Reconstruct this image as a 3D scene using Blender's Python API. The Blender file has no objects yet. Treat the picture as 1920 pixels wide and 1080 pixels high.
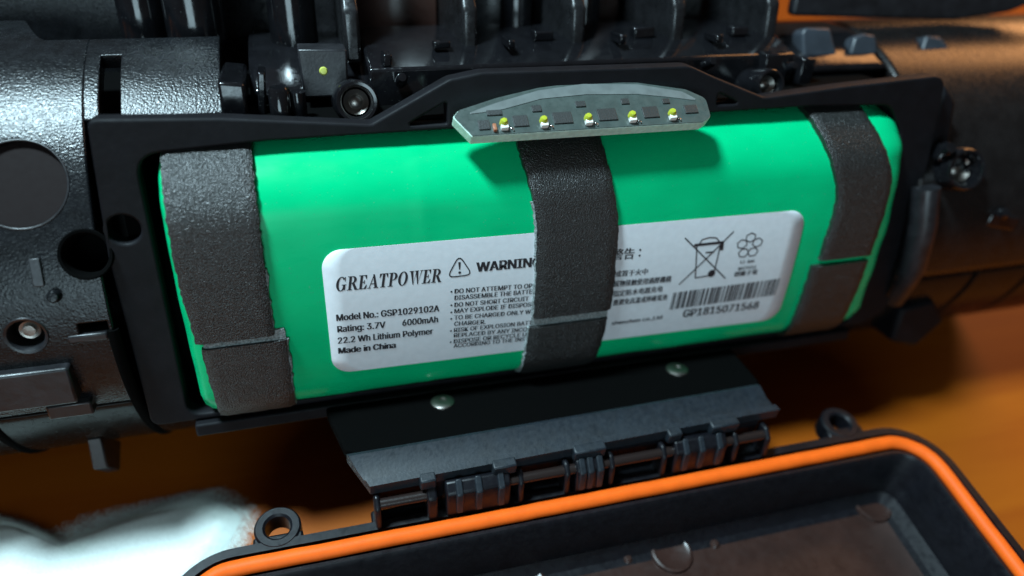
import bpy, bmesh, math, random
from mathutils import Vector, Matrix
random.seed(7)
sin, cos, R_ = math.sin, math.cos, math.radians
SC = bpy.context.scene
COL = SC.collection
SC.unit_settings.system = 'METRIC'
SC.unit_settings.scale_length = 0.01          # 1 Blender unit = 1 cm; every number below is in millimetres
S = 0.1
TABLE = 49.5                                   # height of the battery's front centre above the table, mm
LEAN = R_(74.4)                                # the speaker leans back 15.6 degrees

# ------------------------------------------------------------------ camera
cam = bpy.data.cameras.new('camera')
cam.sensor_width = 36.0
cam.lens = 36.0 * 1400 / 1920
cam.clip_start, cam.clip_end = 0.05, 2000.0
cam.dof.use_dof = True
cam.dof.focus_distance = 9.75
cam.dof.aperture_fstop = 0.1                   # about a 2.6 mm wide phone lens at this unit scale
cam_o = bpy.data.objects.new('camera', cam); COL.objects.link(cam_o)
r = Vector((0.96249507, -0.25493209, 0.09280557)); u = Vector((0.10999944, 0.67940376, 0.72547271)); f = Vector((0.24799873, 0.68805534, -0.68196516))
M = Matrix((r, u, -f)).transposed().to_4x4()
M.translation = Vector((-34.0, -74.29, 63.424 + TABLE)) * S
cam_o.matrix_world = M
SC.camera = cam_o

# ------------------------------------------------------------------ world and lamps (an indoor picture: no sun, no sky)
W = bpy.data.worlds.new('World'); SC.world = W; W.use_nodes = True
W.node_tree.nodes['Background'].inputs[0].default_value = (1.0, 0.78, 0.7, 1)
W.node_tree.nodes['Background'].inputs[1].default_value = 0.05

def area(name, loc, target, size, power, color, shape='DISK', size_y=None):
    l = bpy.data.lights.new(name, 'AREA'); l.shape = shape; l.size = size * S
    if size_y: l.size_y = size_y * S
    l.energy = power; l.color = color
    o = bpy.data.objects.new(name, l); COL.objects.link(o)
    o.location = Vector(loc) * S
    o.rotation_euler = (Vector(target) - Vector(loc)).to_track_quat('-Z', 'Y').to_euler()
    return o
area('desk_lamp_light', (-145, 30, 350), (-10, 0, 45), 60, 27500, (0.64, 0.89, 1.0))
area('front_fill_light', (-130, -425, 160), (0, 0, 40), 220, 7600, (0.62, 0.88, 1.0))  # added low fill from the front for the battery face; no known source
area('warm_room_light', (370, 230, 235), (40, 20, 40), 230, 7500, (1.0, 0.45, 0.16))

SC.view_settings.view_transform = 'Standard'
SC.view_settings.look = 'None'
SC.view_settings.exposure = 0.0
SC.view_settings.gamma = 1.0
SC.view_settings.use_curve_mapping = False

# ------------------------------------------------------------------ materials
def mat(name, base, rough=0.5, bump=0.0, scale=30.0, detail=3.0, metallic=0.0, coat=0.0, rvar=0.0, cvar=0.0, cscale=4.0, spec=0.5, sss=0.0, voronoi=False, stretch=None, dust_glints=0.0):
    m = bpy.data.materials.new(name); m.use_nodes = True
    nt = m.node_tree; N, L = nt.nodes, nt.links
    p = N['Principled BSDF']
    p.inputs['Base Color'].default_value = (*base, 1)
    p.inputs['Roughness'].default_value = rough
    p.inputs['Metallic'].default_value = metallic
    p.inputs['Specular IOR Level'].default_value = spec
    p.inputs['Coat Weight'].default_value = coat
    p.inputs['Coat Roughness'].default_value = 0.08
    if sss:
        p.inputs['Subsurface Weight'].default_value = sss
        p.inputs['Subsurface Radius'].default_value = (0.1, 0.04, 0.02)
        p.inputs['Subsurface Scale'].default_value = 0.5
    tc = N.new('ShaderNodeTexCoord'); mp = N.new('ShaderNodeMapping')
    L.new(tc.outputs['Object'], mp.inputs['Vector'])
    if stretch: mp.inputs['Scale'].default_value = stretch
    def noise(sc, det=3.0):
        n = N.new('ShaderNodeTexNoise'); n.inputs['Scale'].default_value = sc; n.inputs['Detail'].default_value = det
        L.new(mp.outputs[0], n.inputs['Vector']); return n
    if bump:
        if voronoi:
            n = N.new('ShaderNodeTexVoronoi'); n.inputs['Scale'].default_value = scale; L.new(mp.outputs[0], n.inputs['Vector']); out = n.outputs['Distance']
        else:
            n = noise(scale, detail); out = n.outputs['Fac']
        b = N.new('ShaderNodeBump'); b.inputs['Strength'].default_value = bump; b.inputs['Distance'].default_value = 0.02
        L.new(out, b.inputs['Height']); L.new(b.outputs[0], p.inputs['Normal'])
    if rvar:
        n = noise(cscale * 3, 5); mr = N.new('ShaderNodeMapRange')
        mr.inputs[1].default_value, mr.inputs[2].default_value = 0.3, 0.7
        mr.inputs[3].default_value, mr.inputs[4].default_value = max(0.02, rough - rvar), min(1, rough + rvar)
        L.new(n.outputs['Fac'], mr.inputs[0]); L.new(mr.outputs[0], p.inputs['Roughness'])
    if cvar or dust_glints:
        n = noise(cscale, 6); rp = N.new('ShaderNodeValToRGB')
        a, c = [max(0, x * (1 - cvar)) for x in base], [min(1, x * (1 + cvar)) for x in base]
        rp.color_ramp.elements[0].position, rp.color_ramp.elements[1].position = 0.35, 0.65
        rp.color_ramp.elements[0].color = (*a, 1); rp.color_ramp.elements[1].color = (*c, 1)
        L.new(n.outputs['Fac'], rp.inputs[0]); src = rp.outputs[0]
        if dust_glints:
            v = N.new('ShaderNodeTexNoise'); v.inputs['Scale'].default_value = 38; v.inputs['Detail'].default_value = 2; L.new(tc.outputs['Object'], v.inputs['Vector'])
            r2 = N.new('ShaderNodeMapRange'); r2.inputs[1].default_value, r2.inputs[2].default_value = 0.70, 0.76; r2.inputs[3].default_value, r2.inputs[4].default_value = 0, dust_glints  # pale specks: dust on plastics, painted sparkle on the foam
            mx = N.new('ShaderNodeMix'); mx.data_type = 'RGBA'; mx.inputs[7].default_value = (0.22, 0.24, 0.23, 1)
            L.new(v.outputs['Fac'], r2.inputs[0]); L.new(r2.outputs[0], mx.inputs[0]); L.new(src, mx.inputs[6]); src = mx.outputs[2]
        L.new(src, p.inputs['Base Color'])
    return m

MT = {
 'texture': mat('black_textured_plastic', (0.006, 0.0065, 0.0075), 0.27, bump=0.36, scale=34, detail=2, rvar=0.06, spec=0.3, cvar=0.3, cscale=6, dust_glints=0.04),
 'gloss':   mat('black_glossy_plastic', (0.005, 0.005, 0.006), 0.12, bump=0.05, scale=9, rvar=0.06, dust_glints=0.2, cvar=0.2, spec=0.6),
 'hull':    mat('black_hull_plastic', (0.008, 0.007, 0.007), 0.27, bump=0.05, scale=9, rvar=0.06, dust_glints=0.1, cvar=0.2, spec=0.4),
 'lowhull': mat('black_lower_hull_plastic', (0.009, 0.007, 0.006), 0.24, bump=0.05, scale=9, rvar=0.06, dust_glints=0.05, cvar=0.2, spec=0.1),
 'satin':   mat('black_satin_plastic', (0.012, 0.012, 0.014), 0.36, bump=0.08, scale=30, rvar=0.08, dust_glints=0.12, cvar=0.3),
 'bezel':   mat('black_matte_rubber', (0.0045, 0.0045, 0.006), 0.62, bump=0.08, scale=45, rvar=0.05, dust_glints=0.06, cvar=0.2, spec=0.16),
 'pad':     mat('smooth_brown_black_plastic', (0.010, 0.0065, 0.0065), 0.6, bump=0.04, scale=20, rvar=0.05, spec=0.08),
 'ribs':    mat('worn_black_plastic', (0.009, 0.009, 0.01), 0.3, bump=0.08, scale=14, rvar=0.1, dust_glints=0.25, cvar=0.3, spec=0.6),
 'tab':     mat('blue_lit_black_plastic', (0.03, 0.036, 0.045), 0.4, bump=0.06, scale=20, rvar=0.06, cvar=0.15),  # bluish light on the tabs put into a lighter base colour
 'void':    mat('recess_shade_black', (0.0015, 0.0015, 0.0015), 0.85, spec=0.03),  # near-black: shade of recesses and under the battery put into the colour
 'green':   mat('green_shrink_wrap', (0.0, 0.455, 0.17), 0.3, bump=0.10, scale=2.6, detail=6, rvar=0.07, cvar=0.05, cscale=2, stretch=(.5, 1, 1), spec=0.13, dust_glints=0.3),
 'foam':    mat('charcoal_foam_tape', (0.015, 0.0155, 0.015), 0.36, bump=0.9, scale=56, detail=1, cvar=0.4, cscale=40, rvar=0.12, spec=0.65, dust_glints=0.6),  # pale specks paint the sparkle of the foam grain into the colour
 'foamcut': mat('grey_foam_edge', (0.22, 0.25, 0.25), 0.8, bump=0.8, scale=60, cvar=0.5, cscale=40),
 'label':   mat('white_satin_paper', (0.68, 0.71, 0.74), 0.5, bump=0.03, scale=30, cvar=0.03, cscale=10),
 'ink':     mat('black_print', (0.012, 0.012, 0.016), 0.5),
 'greyink': mat('grey_print', (0.05, 0.05, 0.06), 0.5),
 'board':   mat('grey_green_circuit_board', (0.05, 0.066, 0.061), 0.34, bump=0.1, scale=14, cvar=0.12, cscale=7, rvar=0.1),
 'boardedge': mat('pale_board_edge', (0.5, 0.66, 0.57), 0.5, bump=0.15, scale=40, cvar=0.12, cscale=14),
 'coat':    mat('pale_cured_coating', (0.115, 0.13, 0.127), 0.35, bump=0.12, scale=12, cvar=0.12, cscale=6),
 'chip':    mat('black_chip', (0.022, 0.026, 0.026), 0.5, bump=0.3, scale=60),
 'phosphor': mat('yellow_phosphor', (0.36, 0.4, 0.03), 0.3, sss=0.2),
 'white':   mat('white_ceramic', (0.75, 0.75, 0.7), 0.4),
 'copper':  mat('brown_resistor', (0.32, 0.12, 0.06), 0.4),
 'solder':  mat('bright_solder', (0.75, 0.8, 0.8), 0.2, metallic=1.0),
 'steel':   mat('screw_steel', (0.24, 0.22, 0.2), 0.34, metallic=1.0, bump=0.1, scale=30),
 'rod':     mat('brown_hinge_rod', (0.016, 0.010, 0.009), 0.3, bump=0.1, scale=20),
 'orange':  mat('orange_silicone', (0.82, 0.118, 0.008), 0.55, bump=0.03, scale=10, cvar=0.06, sss=0.1, spec=0.2),
 'lid':     mat('black_lid_plastic', (0.005, 0.005, 0.007), 0.4, bump=0.05, scale=14, rvar=0.08, dust_glints=0.05, cvar=0.2, spec=0.3),
 'warmsheen': mat('warm_sheen_black_plastic', (0.03, 0.014, 0.011), 0.33, bump=0.05, scale=20, rvar=0.06, cvar=0.15, cscale=3),  # black plastic with a warm reddish reflection put into its base colour
 'hinge':   mat('slate_grey_plastic', (0.008, 0.012, 0.017), 0.5, bump=0.1, scale=22, rvar=0.08, cvar=0.2, cscale=5),
 'glue':    mat('yellow_green_glue', (0.4, 0.42, 0.08), 0.4),
 'patch':   mat('white_patch_sheet', (0.80, 0.88, 0.84), 0.9, bump=0.6, scale=55, cvar=0.04, cscale=20),  # white of the sheet standing in for the bright patch
}
def wood():
    m = bpy.data.materials.new('tan_varnished_wood'); m.use_nodes = True
    nt = m.node_tree; N, L = nt.nodes, nt.links; p = N['Principled BSDF']
    tc = N.new('ShaderNodeTexCoord'); mp = N.new('ShaderNodeMapping'); mp.inputs['Scale'].default_value = (0.12, 1.1, 1); mp.inputs['Rotation'].default_value = (0, 0, 0.5)
    L.new(tc.outputs['Object'], mp.inputs[0])
    n = N.new('ShaderNodeTexNoise'); n.inputs['Scale'].default_value = 1.6; n.inputs['Detail'].default_value = 7; n.inputs['Distortion'].default_value = 0.6
    L.new(mp.outputs[0], n.inputs['Vector'])
    rp = N.new('ShaderNodeValToRGB'); e = rp.color_ramp.elements
    e[0].position, e[0].color = 0.3, (0.28, 0.058, 0.003, 1)
    e[1].position, e[1].color = 0.7, (0.345, 0.084, 0.004, 1)
    L.new(n.outputs['Fac'], rp.inputs[0]); L.new(rp.outputs[0], p.inputs['Base Color'])
    p.inputs['Roughness'].default_value = 0.5; p.inputs['Specular IOR Level'].default_value = 0.2
    b = N.new('ShaderNodeBump'); b.inputs['Strength'].default_value = 0.06; b.inputs['Distance'].default_value = 0.02
    L.new(n.outputs['Fac'], b.inputs['Height']); L.new(b.outputs[0], p.inputs['Normal'])
    return m
MT['wood'] = wood()

# ------------------------------------------------------------------ helpers
class Thing:
    """An Empty at the thing's base; its parts are given in millimetres of the speaker's frame ('body') or of the table's frame ('world')."""
    def __init__(self, name, label, cat, frame, origin):
        self.o = Vector(origin)
        e = bpy.data.objects.new(name, None); COL.objects.link(e)
        e.empty_display_size = 0.5
        if frame == 'body':
            rot = Matrix.Rotation(LEAN, 4, 'X'); m = rot.copy(); m.translation = (Vector((0, 0, TABLE)) + rot @ self.o) * S
        else:
            m = Matrix.Translation(self.o * S)
        e.matrix_world = m
        e['label'] = label; e['category'] = cat
        self.e = e
    def part(self, name, bm, m, parent=None, bevel=0.0, solid=0.0, sharp=38, label=None, segs=2):
        me = bm if isinstance(bm, bpy.types.Mesh) else None
        if me is None:
            me = bpy.data.meshes.new(name)
            bmesh.ops.recalc_face_normals(bm, faces=bm.faces[:]) if not solid else None
            bm.to_mesh(me); bm.free()
        me.transform(Matrix.Scale(S, 4) @ Matrix.Translation(-self.o))
        me.materials.clear(); me.materials.append(MT[m])
        for p in me.polygons: p.use_smooth = True
        me.set_sharp_from_angle(angle=R_(sharp))
        o = bpy.data.objects.new(name, me); COL.objects.link(o)
        o.parent = parent if parent else self.e
        if solid:
            s = o.modifiers.new('thickness', 'SOLIDIFY'); s.thickness = solid * S; s.offset = -1
        if bevel:
            b = o.modifiers.new('edges', 'BEVEL'); b.width = bevel * S; b.segments = segs; b.limit_method = 'ANGLE'; b.angle_limit = R_(35)
        if label: o['label'] = label
        return o

def bm_from(verts, faces):
    bm = bmesh.new(); vs = [bm.verts.new(v) for v in verts]
    for fc in faces:
        try: bm.faces.new([vs[i] for i in fc])
        except ValueError: pass
    return bm
def add(bm, other):
    me = bpy.data.meshes.new('tmp'); other.to_mesh(me); other.free(); bm.from_mesh(me); bpy.data.meshes.remove(me); return bm
def box(c, s, rot=None):
    bm = bmesh.new(); bmesh.ops.create_cube(bm, size=1.0)
    m = Matrix.Translation(c) @ (rot.to_4x4() if rot else Matrix.Identity(4)) @ Matrix.Diagonal((*s, 1))
    bmesh.ops.transform(bm, matrix=m, verts=bm.verts); return bm
def prism(pts, a, b, axis='z'):
    """A polygon extruded from a to b. axis z: pts are (x, y); axis x: pts are (y, z); axis y: pts are (x, z)."""
    def P(p, t): return (p[0], p[1], t) if axis == 'z' else ((t, p[0], p[1]) if axis == 'x' else (p[0], t, p[1]))
    n = len(pts); v = [P(p, a) for p in pts] + [P(p, b) for p in pts]
    return bm_from(v, [list(range(n))[::-1], list(range(n, 2 * n))] + [[i, (i + 1) % n, n + (i + 1) % n, n + i] for i in range(n)])
def lathe(prof, c, axis=(0, 0, 1), n=32):
    """prof: (radius, height) pairs along the axis from c; closed where the radius is 0."""
    q = Vector(axis).normalized().to_track_quat('Z', 'Y'); v = []; fs = []
    for rr, h in prof:
        for k in range(n):
            t = 2 * math.pi * k / n
            v.append(Vector(c) + q @ Vector((rr * cos(t), rr * sin(t), h)))
    m = len(prof)
    for j in range(m - 1):
        for k in range(n):
            fs.append([j * n + k, j * n + (k + 1) % n, (j + 1) * n + (k + 1) % n, (j + 1) * n + k])
    bm = bm_from(v, fs); bmesh.ops.remove_doubles(bm, verts=bm.verts, dist=1e-4); return bm
def tube(pts, rad, n=16, closed=False):
    pts = [Vector(p) for p in pts]; m = len(pts); v = []; fs = []
    for i, p in enumerate(pts):
        a = pts[(i - 1) % m] if (closed or i > 0) else p; b = pts[(i + 1) % m] if (closed or i < m - 1) else p
        t = (b - a).normalized(); up = Vector((0, 0, 1)) if abs(t.z) < 0.9 else Vector((0, 1, 0))
        s = t.cross(up).normalized(); w = s.cross(t)
        for k in range(n):
            an = 2 * math.pi * k / n; v.append(p + s * rad * cos(an) + w * rad * sin(an))
    for i in range(m if closed else m - 1):
        for k in range(n):
            j = (i + 1) % m; fs.append([i * n + k, i * n + (k + 1) % n, j * n + (k + 1) % n, j * n + k])
    if not closed: fs += [list(range(n))[::-1], [(m - 1) * n + k for k in range(n)]]
    return bm_from(v, fs)
def roundpoly(pts, rad, n=6):
    out = []; m = len(pts)
    for i in range(m):
        p = Vector(pts[i]); a = (Vector(pts[i - 1]) - p); b = (Vector(pts[(i + 1) % m]) - p)
        rr = rad[i] if isinstance(rad, (list, tuple)) else rad
        if rr <= 0: out.append(tuple(p)); continue
        an = a.angle(b); d = min(rr / math.tan(an / 2), a.length * .49, b.length * .49)
        s, e = p + a.normalized() * d, p + b.normalized() * d
        for k in range(n + 1):
            t = k / n; q = s * (1 - t) ** 2 + p * 2 * t * (1 - t) + e * t * t; out.append((q.x, q.y))
    return out
def plate_with_holes(outer, holes, z0, z1, bevel=0.0):
    """A filled outline with openings, extruded along the speaker's outward axis."""
    cu = bpy.data.curves.new('tmp', 'CURVE'); cu.dimensions = '2D'; cu.fill_mode = 'BOTH'
    cu.extrude = (z1 - z0) / 2 - bevel; cu.bevel_depth = bevel; cu.bevel_resolution = 2; cu.offset = -bevel
    for lp in [outer] + holes:
        sp = cu.splines.new('POLY'); sp.points.add(len(lp) - 1); sp.use_cyclic_u = True
        for q, p in zip(sp.points, lp): q.co = (p[0], p[1], 0, 1)
    o = bpy.data.objects.new('tmp', cu); COL.objects.link(o); bpy.context.view_layer.update()
    me = bpy.data.meshes.new_from_object(o.evaluated_get(bpy.context.evaluated_depsgraph_get()))
    bpy.data.objects.remove(o); bpy.data.curves.remove(cu)
    me.transform(Matrix.Translation((0, 0, (z0 + z1) / 2))); return me
def circ(c, rr, n=24): return [(c[0] + rr * cos(2 * math.pi * k / n), c[1] + rr * sin(2 * math.pi * k / n)) for k in range(n)]

HY, HZ, HR = -10.0, -33.0, 31.0               # the housing's cylinder: axis and radius in the speaker's frame
def on_hull(x, deg, lift=0.0): a = R_(deg); return Vector((x, HY + (HR + lift) * sin(a), HZ + (HR + lift) * cos(a)))
def hull_n(deg): a = R_(deg); return Vector((0, sin(a), cos(a)))
def shell(x0, x1, lo, hi, nx, na, keep=None, lift=0.0):
    """A piece of the cylinder's skin; lo and hi give its angular limits at x."""
    v = []; fs = []
    for i in range(nx + 1):
        x = x0 + (x1 - x0) * i / nx
        for j in range(na + 1):
            a = lo(x) + (hi(x) - lo(x)) * j / na
            v.append((on_hull(x, a, lift(a) if callable(lift) else lift), x, a))
    for i in range(nx):
        for j in range(na):
            q = [i * (na + 1) + j, (i + 1) * (na + 1) + j, (i + 1) * (na + 1) + j + 1, i * (na + 1) + j + 1]
            cx = sum(v[k][1] for k in q) / 4; ca = sum(v[k][2] for k in q) / 4
            if keep is None or keep(cx, ca): fs.append(q)
    bm = bm_from([t[0] for t in v], fs)
    bmesh.ops.delete(bm, geom=[w for w in bm.verts if not w.link_faces], context='VERTS'); return bm

# ------------------------------------------------------------------ the table
me = bpy.data.meshes.new('table_surface')
me.from_pydata([(-90, -60, 0), (110, -60, 0), (110, 120, 0), (-90, 120, 0)], [], [[0, 1, 2, 3]])
me.materials.append(MT['wood'])
tb = bpy.data.objects.new('table_surface', me); COL.objects.link(tb); tb['kind'] = 'structure'

# ------------------------------------------------------------------ speaker housing
H = Thing('speaker_housing', 'opened black plastic speaker housing holding the green battery', 'speaker housing', 'body', (0, HY - 29, HZ + 8))

def smooth(a, b, x): t = min(1, max(0, (x - a) / (b - a))); return t * t * (3 - 2 * t)
def lift_left(a): return 2.4 * smooth(22, 74, a)
def left_top(x): return 76 + 26 * (1 - smooth(-72.5, -64.5, x))
def hole(cx, cd, rr): return lambda x, a: ((x - cx) ** 2 + ((a - cd) * math.pi / 180 * HR) ** 2) < rr * rr
h_big, h_screw, h_pad = hole(-60.9, 20.5, 2.9), hole(-69.2, 3.0, 2.3), hole(-67, 37, 5.3)
def keep_left(x, a):
    if h_big(x, a) or h_screw(x, a) or h_pad(x, a): return False
    if -63.4 < x < -60.1 and 0.3 < a < 4.6: return False
    return True
H.part('end_shell', shell(-98, -59.6, lambda x: -21, left_top, 190, 330, keep_left, lift_left), 'texture', solid=2.0, sharp=50)
H.part('end_arm', shell(-59.6, -43.4, lambda x: 50.5, left_top, 54, 52, lambda x, a: not (-57.8 < x < -55.4 and a < 68.5), lift_left), 'texture', solid=2.0, sharp=50, bevel=0.12)
H.part('arm_end_block', prism([(-43.3, 12.5), (-40.2, 12.5), (-40.2, 19.2), (-43.3, 19.6)], -22, -9.5), 'gloss', bevel=0.4)
# inside of the end shell, dark
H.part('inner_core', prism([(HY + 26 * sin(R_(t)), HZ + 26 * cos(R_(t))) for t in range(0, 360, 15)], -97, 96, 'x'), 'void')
# raised circular pad and small features on the end shell
H.part('round_pad', lathe([(0, 0), (5.6, 0), (5.6, -1), (0, -1)], on_hull(-67, 37, lift_left(37) - .95), hull_n(33), 48), 'pad')
rim = [on_hull(-67 + 5.3 * cos(t), 37 + math.degrees(5.3 * sin(t) / HR), lift_left(37 + math.degrees(5.3 * sin(t) / HR)) - .05) for t in [2 * math.pi * k / 48 for k in range(48)]]
H.part('pad_rim', tube(rim, .16, 10, True), 'satin')
H.part('screw_well', lathe([(2.8, -.3), (3.15, -.1), (3.0, .18), (2.7, .1), (2.5, -.4), (2.3, -5.0), (0, -5.2)], on_hull(-60.9, 20.5), hull_n(20.5)), 'void')
b_ = H.part('screw_well', lathe([(2.2, -.3), (2.5, -.05), (2.4, .15), (2.1, .05), (1.95, -.3), (1.9, -4), (0, -4)], on_hull(-69.2, 3.0), hull_n(3)), 'satin')
H.part('screw', lathe([(0, -1.2), (0.7, -1.25), (0.8, -1.7), (1.2, -1.6), (1.7, -2.2), (1.75, -3), (0, -3)], on_hull(-69.2, 3.0), hull_n(3)), 'steel', parent=b_)
H.part('peg', lathe([(0, 1.3), (.55, 1.2), (.75, .9), (.8, -.5), (0, -.5)], on_hull(-65, 11.8), hull_n(20)), 'texture')
H.part('tick_mark', box(on_hull(-66.4, 17.5, .1), (1.2, 3.4, .5), Matrix.Rotation(R_(-17), 3, 'X')), 'satin', bevel=.1)
H.part('ledge', box((-75.6, -15.6, -2.2), (20.4, 5.4, 3.0)), 'satin', bevel=0.35)
H.part('ledge', box((-67.2, -20.4, -3.6), (5.4, 2.2, 2.6)), 'satin', bevel=0.3)
H.part('ledge', box((-62.6, -9.6, -2.9), (4.6, 1.1, 2.2)), 'satin', bevel=0.25)
H.part('clip_tooth', prism([(-33.5, -13.5), (-31, -10.2), (-36, -9.2), (-40.5, -13.8), (-38, -18)], -69.2, -67.2, 'x'), 'satin', bevel=0.25)
# glossy lower skin in sections, split by the seams
lowskin = [(-98, -78.0, -22, 30), (-77.2, -60.2, -22, 22), (-59.2, 60.4, -36, 100), (61.4, 78.6, -14, 24), (79.6, 92, -14, 20), (93, 110, -14, 20)]
for x0, x1, hi, nx in lowskin:
    H.part('hull_skin', shell(x0, x1, lambda x: -172, lambda x, hi=hi: hi, nx, 60), 'lowhull', solid=1.8, bevel=0.25)
for x in (-77.6, -59.7):
    H.part('seam_ridge', tube([on_hull(x, t, -.35) for t in range(-170, 5 if x > -70 else -20, 4)], 0.75, 10), 'void')
# upper skin behind the bezel, right end
H.part('upper_skin', shell(-40, 61, lambda x: 58, lambda x: 118, 80, 30), 'gloss', solid=1.8)
H.part('right_end_skin', shell(61.4, 110, lambda x: -13, lambda x: 112, 40, 60), 'hull', solid=1.8)

# bezel round the battery bay
outer = roundpoly([(-57.2, 17.2), (-43, 16.6), (-25.6, 14.9), (-15.6, 20.0), (-11.5, 20.7), (17.5, 20.5), (21.8, 18.7), (30, 15.6), (43, 16.6), (61, 17.6), (62.5, 3), (62.5, -24), (58, -26), (-58.6, -26), (-58.6, 0)],
                  [1.2, 0, 1, 2.5, 3, 4, 3, 2, 0, 2.5, 4, 2, 1, 1.5, 3])
inner = roundpoly([(-53, 12.7), (-38, 13.5), (38, 13.9), (52, 13.4), (55.4, 9.0), (55.6, -25), (-53.6, -25)], [3, 0, 0, 3, 3, 2, 2])
tri1 = roundpoly([(-21.3, 14.4), (-16.0, 17.2), (-16.0, 14.4)], .3, 3)
tri2 = roundpoly([(22.5, 14.9), (26.3, 14.9), (22.5, 16.6)], .3, 3)
H.part('bezel', plate_with_holes(outer, [inner, tri1, tri2, circ((-56.1, 3.6), 1.9)], -6.6, -4.0, 0.35), 'bezel', sharp=30)
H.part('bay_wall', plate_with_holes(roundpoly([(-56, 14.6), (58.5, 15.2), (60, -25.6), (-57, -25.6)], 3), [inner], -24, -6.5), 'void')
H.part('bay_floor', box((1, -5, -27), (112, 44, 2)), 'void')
H.part('bay_lower_wall', box((1, -27.2, -14), (108, 2, 22)), 'bezel', bevel=.3)
# lip under the battery with two screws
H.part('lower_lip', prism([(-36, -24), (-35, -2), (-33.2, 6.8), (-31.5, 8.0), (29.5, 8.2), (31, 6.5), (33, -24)], -28.2, -26.4, 'y'), 'void', bevel=.4)  # shade under the battery comes from the lip's near-black colour
for x, z in ((-18.3, -.2), (19.7, .5)):
    w_ = H.part('screw_head', lathe([(0, .15), (.5, .18), (.62, .34), (1.4, .32), (1.75, .12), (1.85, -.3), (0, -.3)], (x, -26.3, z), (0, 1, 0)), 'steel')

# deck and ribs above the bay
H.part('deck', prism([(14, -13.2), (19.6, -13.2), (21.6, -19.5), (21.8, -34), (14, -36)], -24.6, 40.4, 'x'), 'gloss', bevel=.4)
ribprof = [(19.5, -18.3), (26.2, -18.6), (28.6, -20.5), (33, -23.2), (40, -26), (50, -28), (50, -37), (19.5, -37)]
for x in (-26.0, -9.6, 6.6, 22.7, 38.8):
    H.part('rib', prism(ribprof, x - 1.1, x + 1.1, 'x'), 'ribs', bevel=.5)
def post(x, z, rr, y0, y1, m='gloss'): H.part('post', lathe([(0, 0), (rr, 0), (rr, y1 - y0 - .4), (rr - .4, y1 - y0), (0, y1 - y0)], (x, y0, z), (0, 1, 0), 40), m)
post(-47.0, -33, 4.2, 14, 52); post(-54.5, -36, 3.2, 14, 52)
post(1.2, -33, 2.6, 14, 52); post(13.2, -34, 2.6, 14, 52); post(-33.5, -30, 3.4, 14, 52)
for x0, x1 in ((-45, -26.8), (-25.2, -10.5), (-8.7, 5.7), (7.5, 21.8), (23.6, 37.9)):
    n = 14; pts = []
    for k in range(n + 1):
        t = k / n; pts.append((x0 + (x1 - x0) * t, -40 - 3.5 * sin(math.pi * t)))
    pts += [(x1, -46), (x0, -46)]
    H.part('rear_panel', prism(pts, 12, 52, 'y'), 'warmsheen' if x0 in (-25.2, 7.5) else 'ribs')  # the brown panels carry the warm reflection in their colour
H.part('rear_panel', box((-8, 32, -50), (108, 44, 2)), 'gloss', bevel=.3)  # added backing that hides the bright table behind the gaps
H.part('rear_panel', prism([(-104, 12), (-56.5, 12), (-57.5, 34), (-104, 36)], -47, -45), 'texture', bevel=.5)
H.part('raised_panel', prism([(-33.2, 16.2), (-27.4, 16.2), (-27.2, 22.2), (-33.4, 22.4)], -18, -13.5), 'satin', bevel=.25)
# screw bosses beside the bezel's hump
def boss(x, y, z, axis=(0, .22, 1), s=1.0):
    b = H.part('screw_boss', lathe([(q * s, h * s) for q, h in [(2.9, -7), (2.75, -.2), (2.5, .15), (2.15, .1), (1.85, -.4), (1.7, -5), (0, -5)]], (x, y, z), axis, 40), 'gloss')
    H.part('thread', lathe([(q * s, h * s) for q, h in [(0, -1.6), (.5, -1.6), (.9, -1.9), (1.6, -1.4), (1.66, -3), (0, -3)]], (x, y, z), axis), 'steel', parent=b)
boss(-26.9, 16.9, -7.2); boss(33.0, 16.5, -7.4, s=.85)
H.part('cable_post', lathe([(0, 0), (1.35, 0), (1.35, 4.0), (1.1, 4.4), (0, 4.4)], (-36.2, 14.4, -9), (0, 1, 0)), 'gloss')
H.part('cable_post', lathe([(0, 0), (1.0, 0), (1.0, 3.6), (0, 3.9)], (-34.0, 14.4, -9.5), (0, 1, 0)), 'gloss')
H.part('glue_dot', lathe([(0, .35), (.4, .28), (.55, 0), (0, -.1)], (-30.4, 19.6, -13.4), (0, .2, 1)), 'glue')
H.part('glue_dot', lathe([(0, .4), (.45, .3), (.6, 0), (0, -.1)], (-26.2, 28.2, -20.0), (0, .4, 1)), 'glue')
# tabs on the right
tilt = Matrix.Rotation(R_(-14), 3, 'X')
def tab(pts, z, th, m='tab', t=-16, bev=.35):
    bm = prism(pts, z - th, z); c = Vector((0, sum(p[1] for p in pts) / len(pts), z))
    bmesh.ops.transform(bm, matrix=Matrix.Translation(c) @ Matrix.Rotation(R_(t), 4, 'X') @ Matrix.Translation(-c), verts=bm.verts)
    return H.part('locating_tab', bm, m, bevel=bev)
tab([(47.6, 8), (46.3, 21.6), (47, 22.4), (51.6, 22.2), (55.2, 12), (56, 8)], -19, 3)
tab([(56.6, 8), (56.9, 15), (55.6, 18), (56.4, 20.6), (58.2, 21.2), (60.4, 20.9), (61, 18.6), (60, 15), (60.5, 8)], -19, 2.5)
tab([(68.6, 8), (70.2, 17.5), (71.4, 20.6), (74.4, 20.3), (76.6, 18), (78.2, 8)], -19, 3.5, t=-20)
H.part('upper_flange', prism(roundpoly([(49, 22.8), (84, 21.4), (96, 22.6), (112, 28), (112, 33), (49, 31.5)], [1, 4, 4, 4, 0, 0]), -30, -28), 'satin', bevel=.5)
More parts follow.
